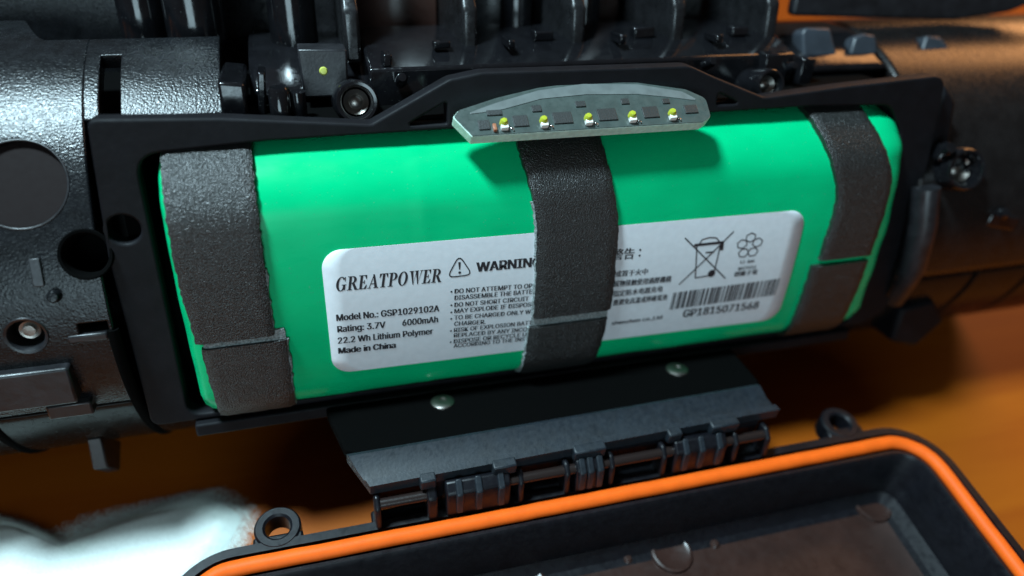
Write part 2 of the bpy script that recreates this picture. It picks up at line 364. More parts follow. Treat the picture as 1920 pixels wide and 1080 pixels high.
# clips and strut at the right end
H.part('side_block', prism([(62.6, 16), (66, 13), (68, 2), (67, -22), (62.6, -25)], -14, -5.5), 'bezel', bevel=.8)
cl = H.part('side_clip', box((66.4, 4.2, -4.6), (6.5, 2.6, 3.2), Matrix.Rotation(R_(-24), 3, 'Z')), 'gloss', bevel=.5)
H.part('clip_pin', lathe([(0, 1.1), (.8, .9), (1.2, 0), (0, -.6)], (63.8, 6.3, -2.6), (-.2, .6, 1)), 'gloss', parent=cl)
H.part('clip_pin', lathe([(0, 1.0), (.7, .8), (1.1, 0), (0, -.6)], (69.6, 2.6, -3.0), (-.2, .7, 1)), 'gloss', parent=cl)
H.part('clip_pin', lathe([(0, .7), (.6, .6), (.8, 0), (0, -.5)], (73.4, .9, -3.6), (-.2, .7, 1)), 'gloss', parent=cl)
cl = H.part('side_clip', box((80, -7.5, -3.4), (7, 3, 3), Matrix.Rotation(R_(-14), 3, 'Z')), 'gloss', bevel=.6)
H.part('clip_pin', lathe([(0, 1.0), (.7, .8), (1.1, 0), (0, -.6)], (78.6, -5.6, -1.6), (-.2, .7, 1)), 'gloss', parent=cl)
H.part('strut', tube([(61.8, 0, -2.6), (62.4, -6, -1.6), (63.4, -14, -2.0), (64.6, -22, -5.5)], 2.2, 20), 'satin')
H.part('foot', prism([(66, -24), (73, -23), (77, -28), (72, -33), (66, -31)], -14, -4), 'bezel', bevel=.8)
boss(67.2, 3.2, -1.0, (-.15, .35, 1), 1.25)
# small moulded details on the deck and beside it
rnd = random.Random(21)
for x, y, z, a, b, c in [(-22, 20.6, -15, 1.2, 1.6, 3), (-14, 21.8, -17.5, 2.4, 1.0, 1.6), (-4.5, 21.9, -17, 1.0, 1.2, 4), (1.5, 22.2, -20, 3.0, 1.4, 2), (12.5, 22.0, -17.5, 1.0, 1.4, 4), (17.5, 22.3, -20, 3.4, 1.6, 2), (28, 21.8, -17, 1.2, 1.2, 4), (33.5, 22.2, -19.5, 3.0, 1.4, 2), (36.2, 17.5, -13, 4, 5, 3), (42.5, 15.5, -14, 2.4, 7, 3), (-38.4, 17, -14, 1.0, 6, 4)]:
    H.part('moulded_block', box((x, y, z), (a, b, c), Matrix.Rotation(rnd.uniform(-.1, .1), 3, 'Z')), 'gloss', bevel=.25)
for x, y, z in ((-20.5, 18.6, -11.5), (24.6, 19.3, -11), (38.5, 18.2, -11)):
    H.part('pin', lathe([(0, .9), (.5, .8), (.75, .3), (.8, -1.5), (0, -1.5)], (x, y, z), (0, .5, 1)), 'gloss')

# ------------------------------------------------------------------ battery pack
B = Thing('battery_pack', 'bright green battery pack with white warning label and three black foam strips', 'battery', 'body', (0.7, -24.3, -12))
BT, BB, BD, RT, RB = 13.2, -25.2, -23.0, 8.6, 5.0
def profile(inset=0.0, step=14):
    """Cross-section (y, z, ny, nz), from the top at the back round the front to the bottom at the back."""
    out = []
    for k in range(7): out.append((BT, BD + 3 + (-RT - BD - 3) * k / 6, 1, 0))
    for k in range(1, step + 1):
        a = math.pi / 2 * k / step; out.append((BT - RT + RT * cos(a), -RT + RT * sin(a), cos(a), sin(a)))
    for k in range(1, 16): out.append((BT - RT + (BB + RB - BT + RT) * k / 16, 0, 0, 1))
    for k in range(0, step + 1):
        a = math.pi / 2 * k / step; out.append((BB + RB - RB * sin(a), -RB + RB * cos(a), -sin(a), cos(a)))
    for k in range(1, 7): out.append((BB, -RB + (BD + 3 + RB) * k / 6, -1, 0))
    for k in range(1, 6): out.append((BB + (BT - BB) * k / 6, BD, 0, -1))
    out = [(y - ny * inset, z - nz * inset, ny, nz) for y, z, ny, nz in out]
    return [(y, z + bulge(y), *Vector((ny + 2 * (y - YM) / BULGE * nz, nz)).normalized()) for y, z, ny, nz in out]
YM, BULGE = -5.5, 190.0                        # the pack's face swells outwards
def bulge(y): return .8 - (y - YM) ** 2 / BULGE
def front(y): return flat_front(y) + bulge(y)
def flat_front(y):
    """z of the battery's front skin at height y."""
    if y > BT - RT: d = min(RT, y - (BT - RT)); return -RT + math.sqrt(max(0, RT * RT - d * d))
    if y < BB + RB: d = min(RB, (BB + RB) - y); return -RB + math.sqrt(max(0, RB * RB - d * d))
    return 0.0
stations = [(-51.2, 3.4), (-51.15, 2.0), (-50.8, 1.1), (-50.0, .4), (-48.8, 0.05)] + [(-47.6 + .9 * k, 0.0) for k in range(108)] + [(49.6, 0), (51.0, .15), (52.8, .5), (54.0, 1.2), (55.0, 2.2), (55.6, 3.6), (55.8, 5.0)]
v = []; fs = []
npf = len(profile())
for i, (x, ins) in enumerate(stations):
    for j, (y, z, ny, nz) in enumerate(profile(ins)):
        w_ = 0.04 * sin(x * .23 + j * .21) + 0.02 * sin(x * .61 + j * .33 + 1)
        for xs in (-39.8, -5.6, 6.8, 41.6):                       # the film puckers where the strips press on it
            w_ += .025 * math.exp(-abs(x - xs) / 1.8) * sin(j * 1.15 + xs) * (1 if abs(x) < 48 else 0)
        if abs(x + 20.3) < .9: w_ += .05                          # lap of the film
        if x > 50 or x < -50: w_ += .25 * sin(j * .9) * sin(j * .37 + 1)   # folded ends
        v.append((x, y + ny * w_, z + nz * w_))
for i in range(len(stations) - 1):
    for j in range(npf):
        fs.append([i * npf + j, i * npf + (j + 1) % npf, (i + 1) * npf + (j + 1) % npf, (i + 1) * npf + j])
fs += [list(range(npf))[::-1], [(len(stations) - 1) * npf + j for j in range(npf)]]
B.part('wrap', bm_from(v, fs), 'green', sharp=70)

def dense_path():
    p = profile(); p = p[:-5]; out = []
    for a, b in zip(p, p[1:]):
        n = max(1, int(math.hypot(b[0] - a[0], b[1] - a[1]) / .45))
        for k in range(n):
            t = k / n; out.append(tuple(a[q] * (1 - t) + b[q] * t for q in range(4)))
    return out
PATH = dense_path()
def strip(name, sel, xl, xr, th, m='foam', parent=None, jag=.10, cols=14, lift=0.06):
    pts = [q for q in PATH if sel(q)]; v = []; n = len(pts); rows = []
    for i, (y, z, ny, nz) in enumerate(pts):
        l = xl(y, z) + random.uniform(-jag, jag); rr = xr(y, z) + random.uniform(-jag, jag)
        for k in range(cols + 1):
            t = k / cols; edge = min(t, 1 - t)
            h = lift + th * (1 if edge > .04 else .72) + random.uniform(-.03, .03)
            v.append((l + (rr - l) * t, y + ny * h, z + nz * h))
        for k in (0, cols): v.append((l + (rr - l) * (k / cols), y + ny * lift * .3, z + nz * lift * .3))
    c = cols + 3; fs = []
    for i in range(n - 1):
        o = i * c
        for k in range(cols): fs.append([o + k, o + k + 1, o + c + k + 1, o + c + k])
        fs += [[o + cols + 1, o, o + c, o + c + cols + 1], [o + cols, o + cols + 2, o + c + cols + 2, o + c + cols], [o + cols + 2, o + cols + 1, o + c + cols + 1, o + c + cols + 2]]
    for o in (0, (n - 1) * c): fs.append([o + cols + 1] + [o + k for k in range(cols + 1)] + [o + cols + 2])
    return B.part(name, bm_from(v, fs), m, parent=parent, sharp=50)
up = lambda lim: (lambda q: (q[0] > lim and (q[3] >= 0 or q[0] > 0) and q[1] > -20))
dn = lambda lim: (lambda q: (q[0] < lim and q[1] > -19 and q[1] > -13))
s1 = strip('foam_strip', up(-10.45), lambda y, z: -50.35 + (.5 if y < -2 else 0) * smooth(-2, -10, y), lambda y, z: -40.1 - .25 * smooth(10, -10, y), .95)
strip('foam_tail', dn(-11.05), lambda y, z: -49.4 + .35 * smooth(-11, -24, y), lambda y, z: -38.9 - .2 * smooth(-11, -24, y), .8, parent=s1)
strip('foam_underlay', lambda q: -11.6 < q[0] < -9.8 and q[3] > .2, lambda y, z: -49.0, lambda y, z: -39.0, .4, 'foamcut', parent=s1)
s2 = strip('foam_strip', up(-13.4), lambda y, z: -7.0 + 2.0 * smooth(13, 0, y), lambda y, z: 4.7 + 2.1 * smooth(13, -2, y), .95)
strip('foam_tail', dn(-14.2), lambda y, z: -5.6 - .4 * smooth(-14, -24, y), lambda y, z: 6.5 - .7 * smooth(-14, -24, y), .85, parent=s2)
strip('foam_underlay', lambda q: -15.0 < q[0] < -12.6 and q[3] > .2, lambda y, z: -5.2, lambda y, z: 6.6, .3, 'foamcut', parent=s2)
s3 = strip('foam_strip', up(-9.2), lambda y, z: 38.2 + 3.9 * smooth(13.5, 0, y) - .7 * smooth(0, -9, y), lambda y, z: 47.8 + 3.4 * smooth(13.5, 2, y) - .5 * smooth(0, -9, y), .95)
strip('foam_tail', dn(-9.5), lambda y, z: 40.3 - .3 * smooth(-10, -24, y), lambda y, z: 50.6 - .5 * smooth(-10, -24, y), .85, parent=s3)

def fray(sel, x, parent): strip('frayed_edge', sel, lambda y, z: x(y) - .12, lambda y, z: x(y) + .2, .45, 'foamcut', parent=parent, jag=.16, cols=2, lift=.12)
front_face = lambda lo, hi: (lambda q: lo < q[0] < hi and q[3] > .3)
fray(front_face(-10.4, -1), lambda y: -40.1 - .25 * smooth(10, -10, y), s1); fray(front_face(-24.5, -11.1), lambda y: -38.9 - .2 * smooth(-11, -24, y), s1)
fray(front_face(-13.4, 5), lambda y: -7.0 + 2.0 * smooth(13, 0, y) - .1, s2); fray(front_face(-25, -14.2), lambda y: -5.6 - .4 * smooth(-14, -24, y) - .1, s2)
# the label and its print
TL, TR, BR, BL = (-33.45, .5), (37.3, -.25), (36.9, -19.7), (-33.5, -18.55)
def label_pt(uu, vv):
    return tuple((TL[k] * (1 - uu) + TR[k] * uu) * (1 - vv) + (BL[k] * (1 - uu) + BR[k] * uu) * vv for k in (0, 1))
v = []; fs = []; nr, nc, wl, hl, cr = 60, 30, 70.6, 19.2, 2.6
for j in range(nr + 1):
    vv = .5 - .5 * cos(math.pi * j / nr); d = min(vv, 1 - vv) * hl
    ins = (cr - math.sqrt(max(0, cr * cr - (cr - d) ** 2))) / wl if d < cr else 0
    for i in range(nc + 1):
        x, y = label_pt(ins + (1 - 2 * ins) * i / nc, vv); v.append((x, y, front(y) + .15))
for j in range(nr):
    for i in range(nc):
        a = j * (nc + 1) + i; fs.append([a, a + nc + 1, a + nc + 2, a + 1])
LAB = B.part('label', bm_from(v, fs), 'label', sharp=25, solid=0.03)
INK = .178
def flat(name, bm, m='ink'):
    ys = [w.co.y for w in bm.verts]; y = math.floor(min(ys)) + .5
    while y < max(ys):                                            # cut so that the print follows the curved label
        bmesh.ops.bisect_plane(bm, geom=bm.verts[:] + bm.edges[:] + bm.faces[:], plane_co=(0, y, 0), plane_no=(0, 1, 0)); y += .5
    for w in bm.verts: w.co.z = front(w.co.y) + INK + w.co.z
    return B.part(name, bm, m, parent=LAB, sharp=180)
import os
try:                                                              # the sans serif that ships with Blender; else its built-in font
    SANS = bpy.data.fonts.load(os.path.join(bpy.utils.system_resource('DATAFILES', path='fonts'), 'Inter.woff2'))
except Exception:
    SANS = None
def text_bm(s, bold=0.0):
    cu = bpy.data.curves.new('tmp', 'FONT'); cu.body = s; cu.resolution_u = 3
    if SANS and s.isascii(): cu.font = SANS
    o = bpy.data.objects.new('tmp', cu); COL.objects.link(o); bpy.context.view_layer.update()
    me = bpy.data.meshes.new_from_object(o.evaluated_get(bpy.context.evaluated_depsgraph_get()))
    bpy.data.objects.remove(o); bpy.data.curves.remove(cu)
    bm = bmesh.new(); bm.from_mesh(me)
    for k in range(1, 3 if bold > .02 else (2 if bold else 1)):   # heavier type: struck again a hair to the side
        n = len(bm.verts); bm.from_mesh(me); bm.verts.ensure_lookup_table()
        for w in bm.verts[n:]: w.co.x += bold * k; w.co.z = .001 * k
    bpy.data.meshes.remove(me); return bm
CAPH = max(w.co.y for w in text_bm('H').verts)
def place(bm, x0, y0, x1, y1, cap, caph=None, shear=0.0, extra=0.0):
    xs = [w.co.x for w in bm.verts]; lo, hi = min(xs), max(xs); L = math.hypot(x1 - x0, y1 - y0)
    sx, sy = L / (hi - lo), cap / (caph or CAPH); an = math.atan2(y1 - y0, x1 - x0)
    for w in bm.verts:
        a, b = (w.co.x - lo) * sx + shear * w.co.y * sy, w.co.y * sy
        w.co = Vector((x0 + a * cos(an) - b * sin(an), y0 + a * sin(an) + b * cos(an), extra + w.co.z))
    return bm
def say(s, x0, y0, x1, y1, cap, bold=0.0, m='ink', full=None, caph=None):
    """full: the whole line, of which s is the stretch from (x0, y0) to (x1, y1)."""
    if full:
        def wid(t): q = text_bm(t); xs = [w.co.x for w in q.verts]; q.free(); return max(xs) - min(xs)
        k = wid(full) / wid(s); x1, y1 = x0 + (x1 - x0) * k, y0 + (y1 - y0) * k; s = full
    return flat('lettering', place(text_bm(s, bold), x0, y0, x1, y1, cap, caph), m)

# serif italic maker's name, drawn letter by letter
def ring(cx, cy, ro, rho, ri, rhi, a0, a1, n=18):
    o = [(cx + ro * cos(R_(a0 + (a1 - a0) * k / n)), cy + rho * sin(R_(a0 + (a1 - a0) * k / n))) for k in range(n + 1)]
    i = [(cx + ri * cos(R_(a0 + (a1 - a0) * k / n)), cy + rhi * sin(R_(a0 + (a1 - a0) * k / n))) for k in range(n + 1)]
    return [[o[k], o[k + 1], i[k + 1], i[k]] for k in range(n)]
def rc(x0, y0, x1, y1): return [(x0, y0), (x1, y0), (x1, y1), (x0, y1)]
GL = {
 'E': (.74, [rc(.12, 0, .33, 1), rc(0, .95, .66, 1), rc(0, 0, .68, .05), rc(.33, .47, .5, .53), [(.66, 1), (.48, .95), (.62, .7), (.66, .7)], [(.68, 0), (.72, .3), (.66, .3), (.48, .05)], rc(.46, .36, .52, .64)]),
 'T': (.72, [rc(.25, 0, .46, 1), rc(0, .95, .7, 1), rc(.14, 0, .57, .05), [(0, 1), (0, .7), (.05, .7), (.18, .95)], [(.7, 1), (.52, .95), (.66, .7), (.7, .7)]]),
 'R': (.86, [rc(.12, 0, .33, 1), rc(0, .95, .4, 1), rc(0, 0, .44, .05)] + ring(.38, .74, .36, .26, .14, .21, -90, 90) + [rc(.3, .48, .4, .53), [(.36, .5), (.58, .5), (.88, 0), (.64, 0)], rc(.7, 0, .92, .05)]),
 'P': (.76, [rc(.12, 0, .33, 1), rc(0, .95, .4, 1), rc(0, 0, .44, .05)] + ring(.38, .72, .36, .28, .14, .23, -90, 90) + [rc(.3, .44, .4, .49)]),
 'A': (.88, [[(.10, 0), (.17, 0), (.46, .88), (.42, 1)], [(.36, 1), (.5, 1), (.84, 0), (.6, 0)], rc(.22, .29, .64, .35), rc(0, 0, .27, .05), rc(.5, 0, .92, .05)]),
 'O': (.86, ring(.42, .5, .41, .52, .19, .46, 0, 360, 30)),
 'G': (.88, ring(.42, .5, .41, .52, .19, .46, 38, 335, 26) + [rc(.58, .06, .78, .44), rc(.48, .4, .86, .45), [(.68, .98), (.75, .98), (.77, .66), (.72, .66)]]),
 'W': (1.14, [[(.08, 1), (.31, 1), (.48, 0), (.4, 0)], [(.44, 0), (.47, .12), (.63, .9), (.57, .9)], [(.52, 1), (.74, 1), (.88, 0), (.8, 0)], [(.84, 0), (.87, .12), (1.08, 1), (1.01, 1)], rc(0, .95, .4, 1), rc(.46, .95, .8, 1), rc(.92, .95, 1.16, 1)]),
}
bm = bmesh.new(); x = 0; n_ = 0
for ch in 'GREATPOWER':
    wd, polys = GL[ch]
    for p in polys:
        bm.faces.new([bm.verts.new((x + a + .2 * b, b, 0)) for a, b in p])
    x += wd + .05
flat('lettering', place(bm, -31.95, -5.32, -18.2, -5.6, 2.0, 1.0))

say('Model No.: GSP1029102A', -32.35, -9.77, -18.56, -10.16, 1.0, .038)
say('Rating: 3.7V', -32.37, -11.59, -25.97, -11.76, 1.0, .038)
say('6000mAh', -23.72, -11.82, -18.76, -11.92, 1.0, .038)
say('22.2 Wh Lithium Polymer', -32.46, -13.44, -19.49, -13.81, 1.0, .038)
say('Made in China', -32.54, -15.14, -24.71, -15.39, .98, .05)
say('WARNING', -13.42, -4.67, -4.13, -4.83, 1.4, .04)
LINES = [('DO NOT ATTEMPT TO OP', 'DO NOT ATTEMPT TO OPEN', -16.45, -7.61, -5.36, -8.13), ('DISASSEMBLE THE BATTE', 'DISASSEMBLE THE BATTERY', -16.47, -8.65, -5.32, -9.07),
 ('DO NOT SHORT CIRCUIT', None, -16.49, -9.77, -5.8, -10.16), ('MAY EXPLODE IF DISPOS', 'MAY EXPLODE IF DISPOSED', -16.51, -10.77, -5.37, -11.19),
 ('TO BE CHARGED ONLY W', 'TO BE CHARGED ONLY WITH', -16.53, -11.86, -5.33, -12.42), ('CHARGER.', None, -16.54, -12.89, -11.98, -13.2),
 ('RISK OF EXPLOSION BATTE', 'RISK OF EXPLOSION BATTERY IF', -16.56, -13.98, -4.54, -14.38), ('REPLACED BY ANY INCOR', 'REPLACED BY ANY INCORRECT', -16.58, -14.89, -5.15, -15.5),
 ('DISPOSE OR RECYCLE US', 'DISPOSE OR RECYCLE USED', -16.59, -15.94, -5.2, -16.38), ('ACCORDING TO THE INST', 'ACCORDING TO THE INST', -16.61, -16.74, -5.41, -17.22)]
for s, full, a, b, c, d in LINES: say(s, a, b, c, d, .7, .03, full=full)
for p in ((-16.85, -7.28), (-16.88, -9.42), (-16.9, -10.58), (-16.92, -11.64), (-16.96, -13.69), (-17.0, -15.65)):
    flat('bullet', bm_from([(q[0], q[1], 0) for q in circ(p, .15, 10)], [list(range(10))]))
def stroke(pts, wd, closed=False):
    bm = bmesh.new(); m = len(pts)
    for i in range(m if closed else m - 1):
        a, b = Vector(pts[i]), Vector(pts[(i + 1) % m]); t = (b - a).normalized() * wd / 2; n = Vector((-t.y, t.x))
        bm.faces.new([bm.verts.new((*q, 0.0008 * (i % 3))) for q in (a - t * .6 + n, a - t * .6 - n, b + t * .6 - n, b + t * .6 + n)])
    return bm
flat('warning_triangle', stroke(roundpoly([(-15.70, -1.9), (-17.4, -5.05), (-13.95, -5.0)], .6, 5), .17, True))
flat('exclamation_mark', bm_from([(-15.86, -2.95, 0), (-15.5, -2.95, 0), (-15.6, -4.05, 0), (-15.76, -4.05, 0)] + [(q[0], q[1], 0) for q in circ((-15.68, -4.5), .2, 10)], [[0, 3, 2, 1], list(range(4, 14))]))
CJ = max(w.co.y for w in text_bm('国').verts)
say('警告', 6.3, -5.0, 9.78, -5.1, 1.5, .03, caph=CJ)
for p in ((10.6, -3.95), (10.6, -4.85)): flat('colon_dot', bm_from([(q[0], q[1], 0) for q in circ(p, .17, 10)], [list(range(10))]))
say('或置于火中', 7.06, -7.85, 12.23, -7.98, .85, .035, 'ink', caph=CJ)
say('属物接触使用過壓機構', 7.0, -9.5, 16.23, -9.75, .92, .035, 'ink', caph=CJ)
say('指定防水电器充电', 7.1, -11.2, 15.1, -11.3, .92, .035, 'ink', caph=CJ)
say('應避免高溫或摔碰電池', 7.3, -12.75, 16.08, -12.88, .92, .035, 'ink', caph=CJ)
say('shenzhen co.,Ltd', 7.5, -16.4, 15.87, -16.45, .68, .035, 'ink')
say('GP1815071568', 19.33, -16.7, 32.65, -16.9, 1.4, .035, 'ink')
say('Li-ion', 27.44, -8.1, 29.86, -8.1, .56, .035, 'ink')
say('RECYCLE', 27.31, -9.2, 30.42, -9.2, .5, .035, 'ink')
say('鋰離子電', 26.79, -10.2, 30.84, -10.2, .75, .035, 'ink', caph=CJ)
# crossed-out wheeled bin
bm = stroke([(17.55, -2.85), (25.34, -10.31)], .2); add(bm, stroke([(25.35, -2.6), (17.7, -10.45)], .2))
add(bm, stroke([(19.6, -4.2), (20.2, -9.65), (23.2, -9.5), (23.5, -4.6)], .2)); add(bm, stroke([(19.3, -4.15), (23.9, -4.15)], .42))
add(bm, stroke([(20.0, -3.95), (20.4, -3.35), (21.5, -3.15), (22.6, -3.3), (23.2, -3.9)], .18)); add(bm, stroke([(21.3, -5.55), (22.6, -5.55)], .25))
add(bm, stroke([(23.8, -4.2), (23.85, -5.3)], .5))
add(bm, bm_from([(q[0], q[1], .001) for q in circ((22.85, -9.2), .62, 18)], [list(range(18))]))
flat('crossed_out_bin', bm)
# ring of loop arrows
bm = bmesh.new()
for k in range(5):
    a = R_(90 + 72 * k); c = (28.45 + 1.35 * cos(a), -5.2 + 1.35 * sin(a))
    pts = [(c[0] + .86 * cos(a + t), c[1] + .74 * sin(a + t)) for t in [R_(q) for q in range(0, 360, 60)]]
    add(bm, stroke(pts, .17, True))
flat('recycling_mark', bm)
# bar code
rnd = random.Random(3); bm = bmesh.new(); t = 0.0
while t < 1:
    wd = rnd.choice([.008, .008, .013, .02]); e = min(1, t + wd)
    def bp(q, w): return (17.0 + (35.3 - 17.0) * q - .15 * w, -11.85 + .25 * q - 3.05 * w, 0)
    bm.faces.new([bm.verts.new(bp(*q)) for q in ((t, 0), (t, 1), (e, 1), (e, 0))])
    t = e + rnd.choice([.007, .007, .012, .018])
flat('bar_code', bm, 'ink')

# ------------------------------------------------------------------ small circuit board with five lamps
P = Thing('led_board', 'small grey circuit board with five yellow indicator lamps above battery', 'circuit board', 'body', (2, 14.0, 0))
PB = Vector((0, 14.3, 1.5)); E2 = Vector((0, .62, -.785)).normalized(); EN = Vector((0, .785, .62)).normalized()
def onb(x, h, n=0.0): return Vector((x * 1.036 + 1.1, 0, 0)) + PB + E2 * h * 1.16 + EN * n
out = roundpoly([(-14.6, 0), (15.8, 0), (17.2, .7), (17.4, 3.3), (15, 4.7), (8.5, 6.0), (1, 6.4), (-5, 5.9), (-10.6, 4.8), (-15.6, 3.4), (-16.4, 2.6)], [.1, .8, .8, 1, 2, 3, 3, 3, 3, .8, .3], 5)
def slab(pts, n0, n1):
    m = len(pts); v = [onb(*p, n0) for p in pts] + [onb(*p, n1) for p in pts]
    return bm_from(v, [list(range(m))[::-1], list(range(m, 2 * m))] + [[i, (i + 1) % m, m + (i + 1) % m, m + i] for i in range(m)])
P.part('base_layer', slab(out, -1.7, -.12), 'boardedge', bevel=.08)
P.part('solder_mask', slab([(a * .994 + .005, b * .985 + .03) for a, b in out], -.12, 0), 'board')
P.part('cured_coating', slab(roundpoly([(-15.6, 2.6), (-10.6, 4.1), (-5, 5.45), (1, 6.05), (8.4, 5.65), (14.2, 4.35), (16.4, 2.9), (12.5, 3.6), (8, 4.3), (1, 4.6), (-5, 4.3), (-10, 3.2)], .5, 3), 0, .08), 'coat')
rotb = Matrix((Vector((1, 0, 0)), E2, EN)).transposed()
for x, h, a, b in [(-12.9, 1.25, 1.7, 1.6), (-11.3, 2.75, 2.3, .9), (-8.3, 1.5, 2.3, 1.9), (-5.9, 3.0, 1.5, 1.1), (-2.9, 1.6, 3.0, 2.0), (-.1, 3.3, 1.6, 1.0), (3.0, 1.7, 3.1, 2.1), (5.9, 3.35, 1.3, 1.0), (8.9, 1.7, 2.6, 2.0), (11.5, 3.1, 1.2, .9), (14.6, 1.8, 2.2, 1.5)]:
    P.part('chip', box(onb(x, h, .1), (a * .85, b * .85, .2), rotb), 'chip', bevel=.05)
P.part('resistor', box(onb(-11.7, .75, .25), (.45, 1.0, .5), rotb), 'copper', bevel=.08)
for k, x in enumerate((-10.5, -5.5, .25, 6.1, 11.6)):
    l_ = P.part('indicator_lamp', box(onb(x, .75, .35), (.95, .8, .7), rotb), 'white', bevel=.1)
    P.part('phosphor', lathe([(0, .4), (.34, .34), (.5, .1), (.54, -.4), (0, -.4)], onb(x - .05, 1.15, .75), EN + E2 * .1, 20), 'phosphor', parent=l_)
    P.part('solder_pad', box(onb(x + .95, .5, .14), (.5, .22, .28), rotb @ Matrix.Rotation(R_(-50), 3, 'Z')), 'solder', bevel=.06)

# ------------------------------------------------------------------ lid with the orange gasket
LZ = TABLE - 30.0                                                # height of the gasket above the table
Lid = Thing('bay_lid', 'black battery bay lid lying open with an orange rubber gasket round its rim', 'lid', 'world', (1, -47, 0))
def lid_loop(off, z, n=10):
    x0, x1, y0, y1, rr = -54.6 - off, 56.7 + off, -70 - off, -24.1 + off, max(1.0, 6.2 + off)
    out = []
    for cx, cy, a0 in ((x1 - rr, y1 - rr, 90), (x1 - rr, y0 + rr, 0), (x0 + rr, y0 + rr, -90), (x0 + rr, y1 - rr, -180)):
        for k in range(n + 1): a = R_(a0 - 90 * k / n); out.append((cx + rr * cos(a), cy + rr * sin(a), z))
    return out
sec = [(-1, 0), (1.2, 1.2), (3.0, 4), (3.0, LZ - .9), (2.7, LZ - .4), (1.5, LZ - .4), (1.35, LZ - 2.1), (-1.35, LZ - 2.1), (-1.45, LZ - .7), (-2.0, LZ - .6), (-2.4, LZ - 1.2), (-3.4, LZ - 9.6), (-4.8, LZ - 11.2), (-6.5, LZ - 11.6)]
v = []; fs = []
for off, z in sec: v += lid_loop(off, z)
m = len(lid_loop(0, 0))
for i in range(len(sec) - 1):
    for k in range(m): fs.append([i * m + k, i * m + (k + 1) % m, (i + 1) * m + (k + 1) % m, (i + 1) * m + k])
fs.append(list(range(m)))
Lid.part('tray', bm_from(v, fs), 'lid', sharp=30)
fl = lid_loop(-5.2, 0)
Lid.part('tray_floor', prism([(p[0], p[1]) for p in fl], LZ - 12.2, LZ - 11.45), 'warmsheen', bevel=.2)
g = lid_loop(0, LZ - .75, 14); pts = []
for a, b in zip(g, g[1:] + g[:1]):
    n = max(1, int((Vector(b) - Vector(a)).length / 2.5)); pts += [Vector(a).lerp(Vector(b), k / n) for k in range(n)]
Lid.part('gasket', tube([p + Vector((random.uniform(-.04, .04), random.uniform(-.04, .04), random.uniform(-.04, .04))) for p in pts], 1.08, 20, True), 'orange', sharp=80)
for x, y in ((-42.9, -19.5), (45.2, -19.1)):
    e_ = Lid.part('screw_ear', lathe([(1.65, LZ - 3.6), (2.9, LZ - 3.6), (3.05, LZ - 3.3), (3.05, LZ - .6), (2.8, LZ - .3), (1.95, LZ - .3), (1.65, LZ - .6), (1.65, LZ - 3.6)], (x, y, 0), (0, 0, 1), 36), 'lid')
    Lid.part('web', box((x, y - 1.9, LZ - 2.0), (6.4, 2.0, 2.8)), 'lid', parent=e_, bevel=.3)
for x, y, rr in ((50.0, -28.8, 3.3), (13.2, -29.6, 3.3), (-10.5, -29.6, 3.6)):
    Lid.part('floor_boss', lathe([(0, .3), (rr - 1.0, .32), (rr - .5, .55), (rr - .15, .45), (rr, -.1), (0, -.2)], (x, y, LZ - 11.4), (0, 0, 1), 40), 'warmsheen')
for x, y in ((6.2, -29.0), (20.6, -29.6)):
    Lid.part('floor_pip', lathe([(0, .5), (.5, .4), (.8, 0), (0, -.1)], (x, y, LZ - 11.4), (0, 0, 1)), 'warmsheen')
# hinge on the lid's far side
hz = TABLE - 24.0
v = []; fs = []; ns = 40
PR = ((0, 1.0), (.1, 1.25), (.45, .2), (.74, -.1), (.8, .45), (1, .3), (1, -1.6), (0, -1.0))
for i in range(ns + 1):
    t = i / ns; xb, xf = -33 + 62.8 * t, -30.5 + 61.9 * t
    yb, yf = -14.95 + .6 * t, -20.05 + 1.0 * t
    for s_, dz in PR: v.append((xb + (xf - xb) * s_, yb + (yf - yb) * s_, hz + dz))
c = len(PR)
for i in range(ns):
    for k in range(c): fs.append([i * c + k, i * c + (k + 1) % c, (i + 1) * c + (k + 1) % c, (i + 1) * c + k])
fs += [list(range(c))[::-1], [ns * c + k for k in range(c)]]
hb = Lid.part('hinge_bar', bm_from(v, fs), 'hinge', sharp=30)
for x0, x1 in ((-24.0, -21.8), (-14.0, -10.6), (-2.2, 2.6), (12.4, 14.6), (19.4, 24.0)):
    Lid.part('bar_tooth', box(((x0 + x1) / 2, -20.2 + .8 * (x0 + 31) / 62, hz - .6), (x1 - x0, 1.5, 2.0)), 'hinge', parent=hb, bevel=.25)
for x0, x1, h in ((-30.2, -29.4, 0), (-23.2, -21.8, .2), (-20.6, -11.6, .6), (-10.4, -9.6, 0), (-3.6, -2.8, .1), (-1.9, 2.2, .4), (3.2, 4.0, 0), (11.4, 12.2, 0), (13.4, 21.8, .6), (23.2, 24.0, .1), (28.6, 29.4, 0)):
    k_ = Lid.part('knuckle', prism([(-19.0, hz - 2.0), (-20.6, hz - 1.6 + h), (-22.0, hz - 2.6 + h), (-22.7, hz - 5.6), (-22.4, hz - 7.2), (-19.4, hz - 7.2)], x0, x1, 'x'), 'lid', bevel=.3)
    if x1 - x0 > 4:
        for q in (.2, .5, .85): Lid.part('gusset', prism([(-20.6, hz - 1.2 + h), (-22.4, hz - 2.6 + h), (-23.0, hz - 5.6), (-21, hz - 5)], x0 + (x1 - x0) * q - .5, x0 + (x1 - x0) * q + .5, 'x'), 'hinge', parent=k_, bevel=.2)
for x0, x1 in ((-29.4, -23.2), (-11.6, -1.9), (2.2, 13.4), (21.8, 28.6)):
    Lid.part('hinge_pin', tube([(x0, -20.9, hz - 2.9), (x1, -20.9, hz - 2.9)], .75, 16), 'rod')
Lid.part('hinge_base', box((-.4, -20.9, hz - 7.6), (60.5, 3.2, 1.2)), 'lid', bevel=.3)
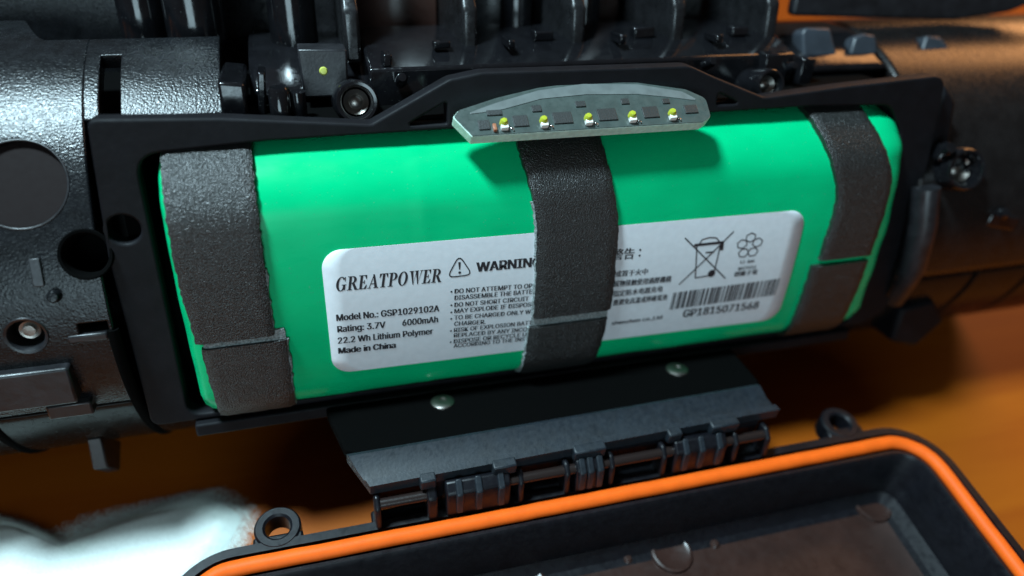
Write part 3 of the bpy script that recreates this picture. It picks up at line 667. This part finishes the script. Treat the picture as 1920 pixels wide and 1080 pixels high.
Lid.part('hinge_web', box((-.6, -18.4, hz - 4.0), (58, 2.0, 5.0)), 'lid', bevel=.3)

# ------------------------------------------------------------------ bright patch at the table's left, built as an added white sheet
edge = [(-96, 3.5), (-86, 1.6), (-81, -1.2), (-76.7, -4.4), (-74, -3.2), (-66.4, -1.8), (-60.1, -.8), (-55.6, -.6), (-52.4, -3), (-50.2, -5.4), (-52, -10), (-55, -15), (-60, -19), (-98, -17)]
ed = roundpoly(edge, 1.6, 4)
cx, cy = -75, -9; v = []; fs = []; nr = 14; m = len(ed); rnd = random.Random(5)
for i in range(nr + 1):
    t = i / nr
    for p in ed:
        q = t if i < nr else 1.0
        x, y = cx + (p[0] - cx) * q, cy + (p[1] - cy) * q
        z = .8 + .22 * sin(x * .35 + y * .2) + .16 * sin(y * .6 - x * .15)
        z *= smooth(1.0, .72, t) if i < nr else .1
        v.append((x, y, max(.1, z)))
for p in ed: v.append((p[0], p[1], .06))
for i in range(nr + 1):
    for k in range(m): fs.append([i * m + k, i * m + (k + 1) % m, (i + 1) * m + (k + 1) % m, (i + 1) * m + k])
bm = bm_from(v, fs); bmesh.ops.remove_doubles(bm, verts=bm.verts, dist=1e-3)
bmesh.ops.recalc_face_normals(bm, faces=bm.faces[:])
me = bpy.data.meshes.new('white_patch'); bm.to_mesh(me); bm.free()
me.transform(Matrix.Scale(S, 4) @ Matrix.Translation((75, 18, 0))); me.materials.append(MT['patch'])
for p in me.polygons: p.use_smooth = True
cl = bpy.data.objects.new('white_patch', me); COL.objects.link(cl); cl.location = Vector((-75, -18, 0)) * S
cl['label'] = 'soft white stand-in for the bright patch on the table beside the lid'; cl['category'] = 'patch'

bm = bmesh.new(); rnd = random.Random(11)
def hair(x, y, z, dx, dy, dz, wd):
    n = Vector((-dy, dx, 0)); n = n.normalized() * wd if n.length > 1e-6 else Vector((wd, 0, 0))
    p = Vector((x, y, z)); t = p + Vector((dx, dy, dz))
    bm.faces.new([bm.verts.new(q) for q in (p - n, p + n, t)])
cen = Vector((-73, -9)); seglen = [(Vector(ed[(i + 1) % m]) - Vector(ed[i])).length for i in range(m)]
for k in range(60000):                                            # short fibres added to soften the bright patch's edge, thinning outwards
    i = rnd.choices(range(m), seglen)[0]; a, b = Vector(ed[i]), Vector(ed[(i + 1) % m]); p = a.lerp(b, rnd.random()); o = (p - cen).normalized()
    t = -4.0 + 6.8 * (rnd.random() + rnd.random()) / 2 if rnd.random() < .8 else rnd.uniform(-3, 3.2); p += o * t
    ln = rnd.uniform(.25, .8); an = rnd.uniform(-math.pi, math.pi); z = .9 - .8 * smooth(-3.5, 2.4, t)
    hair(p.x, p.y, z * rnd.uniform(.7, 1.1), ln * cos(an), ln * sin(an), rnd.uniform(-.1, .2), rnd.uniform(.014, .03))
soft_edge = bpy.data.meshes.new('soft_edge'); bm.to_mesh(soft_edge); bm.free()
soft_edge.transform(Matrix.Scale(S, 4) @ Matrix.Translation((75, 18, 0))); soft_edge.materials.append(MT['patch'])
no = bpy.data.objects.new('soft_edge', soft_edge); COL.objects.link(no); no.parent = cl; no['kind'] = 'stuff'
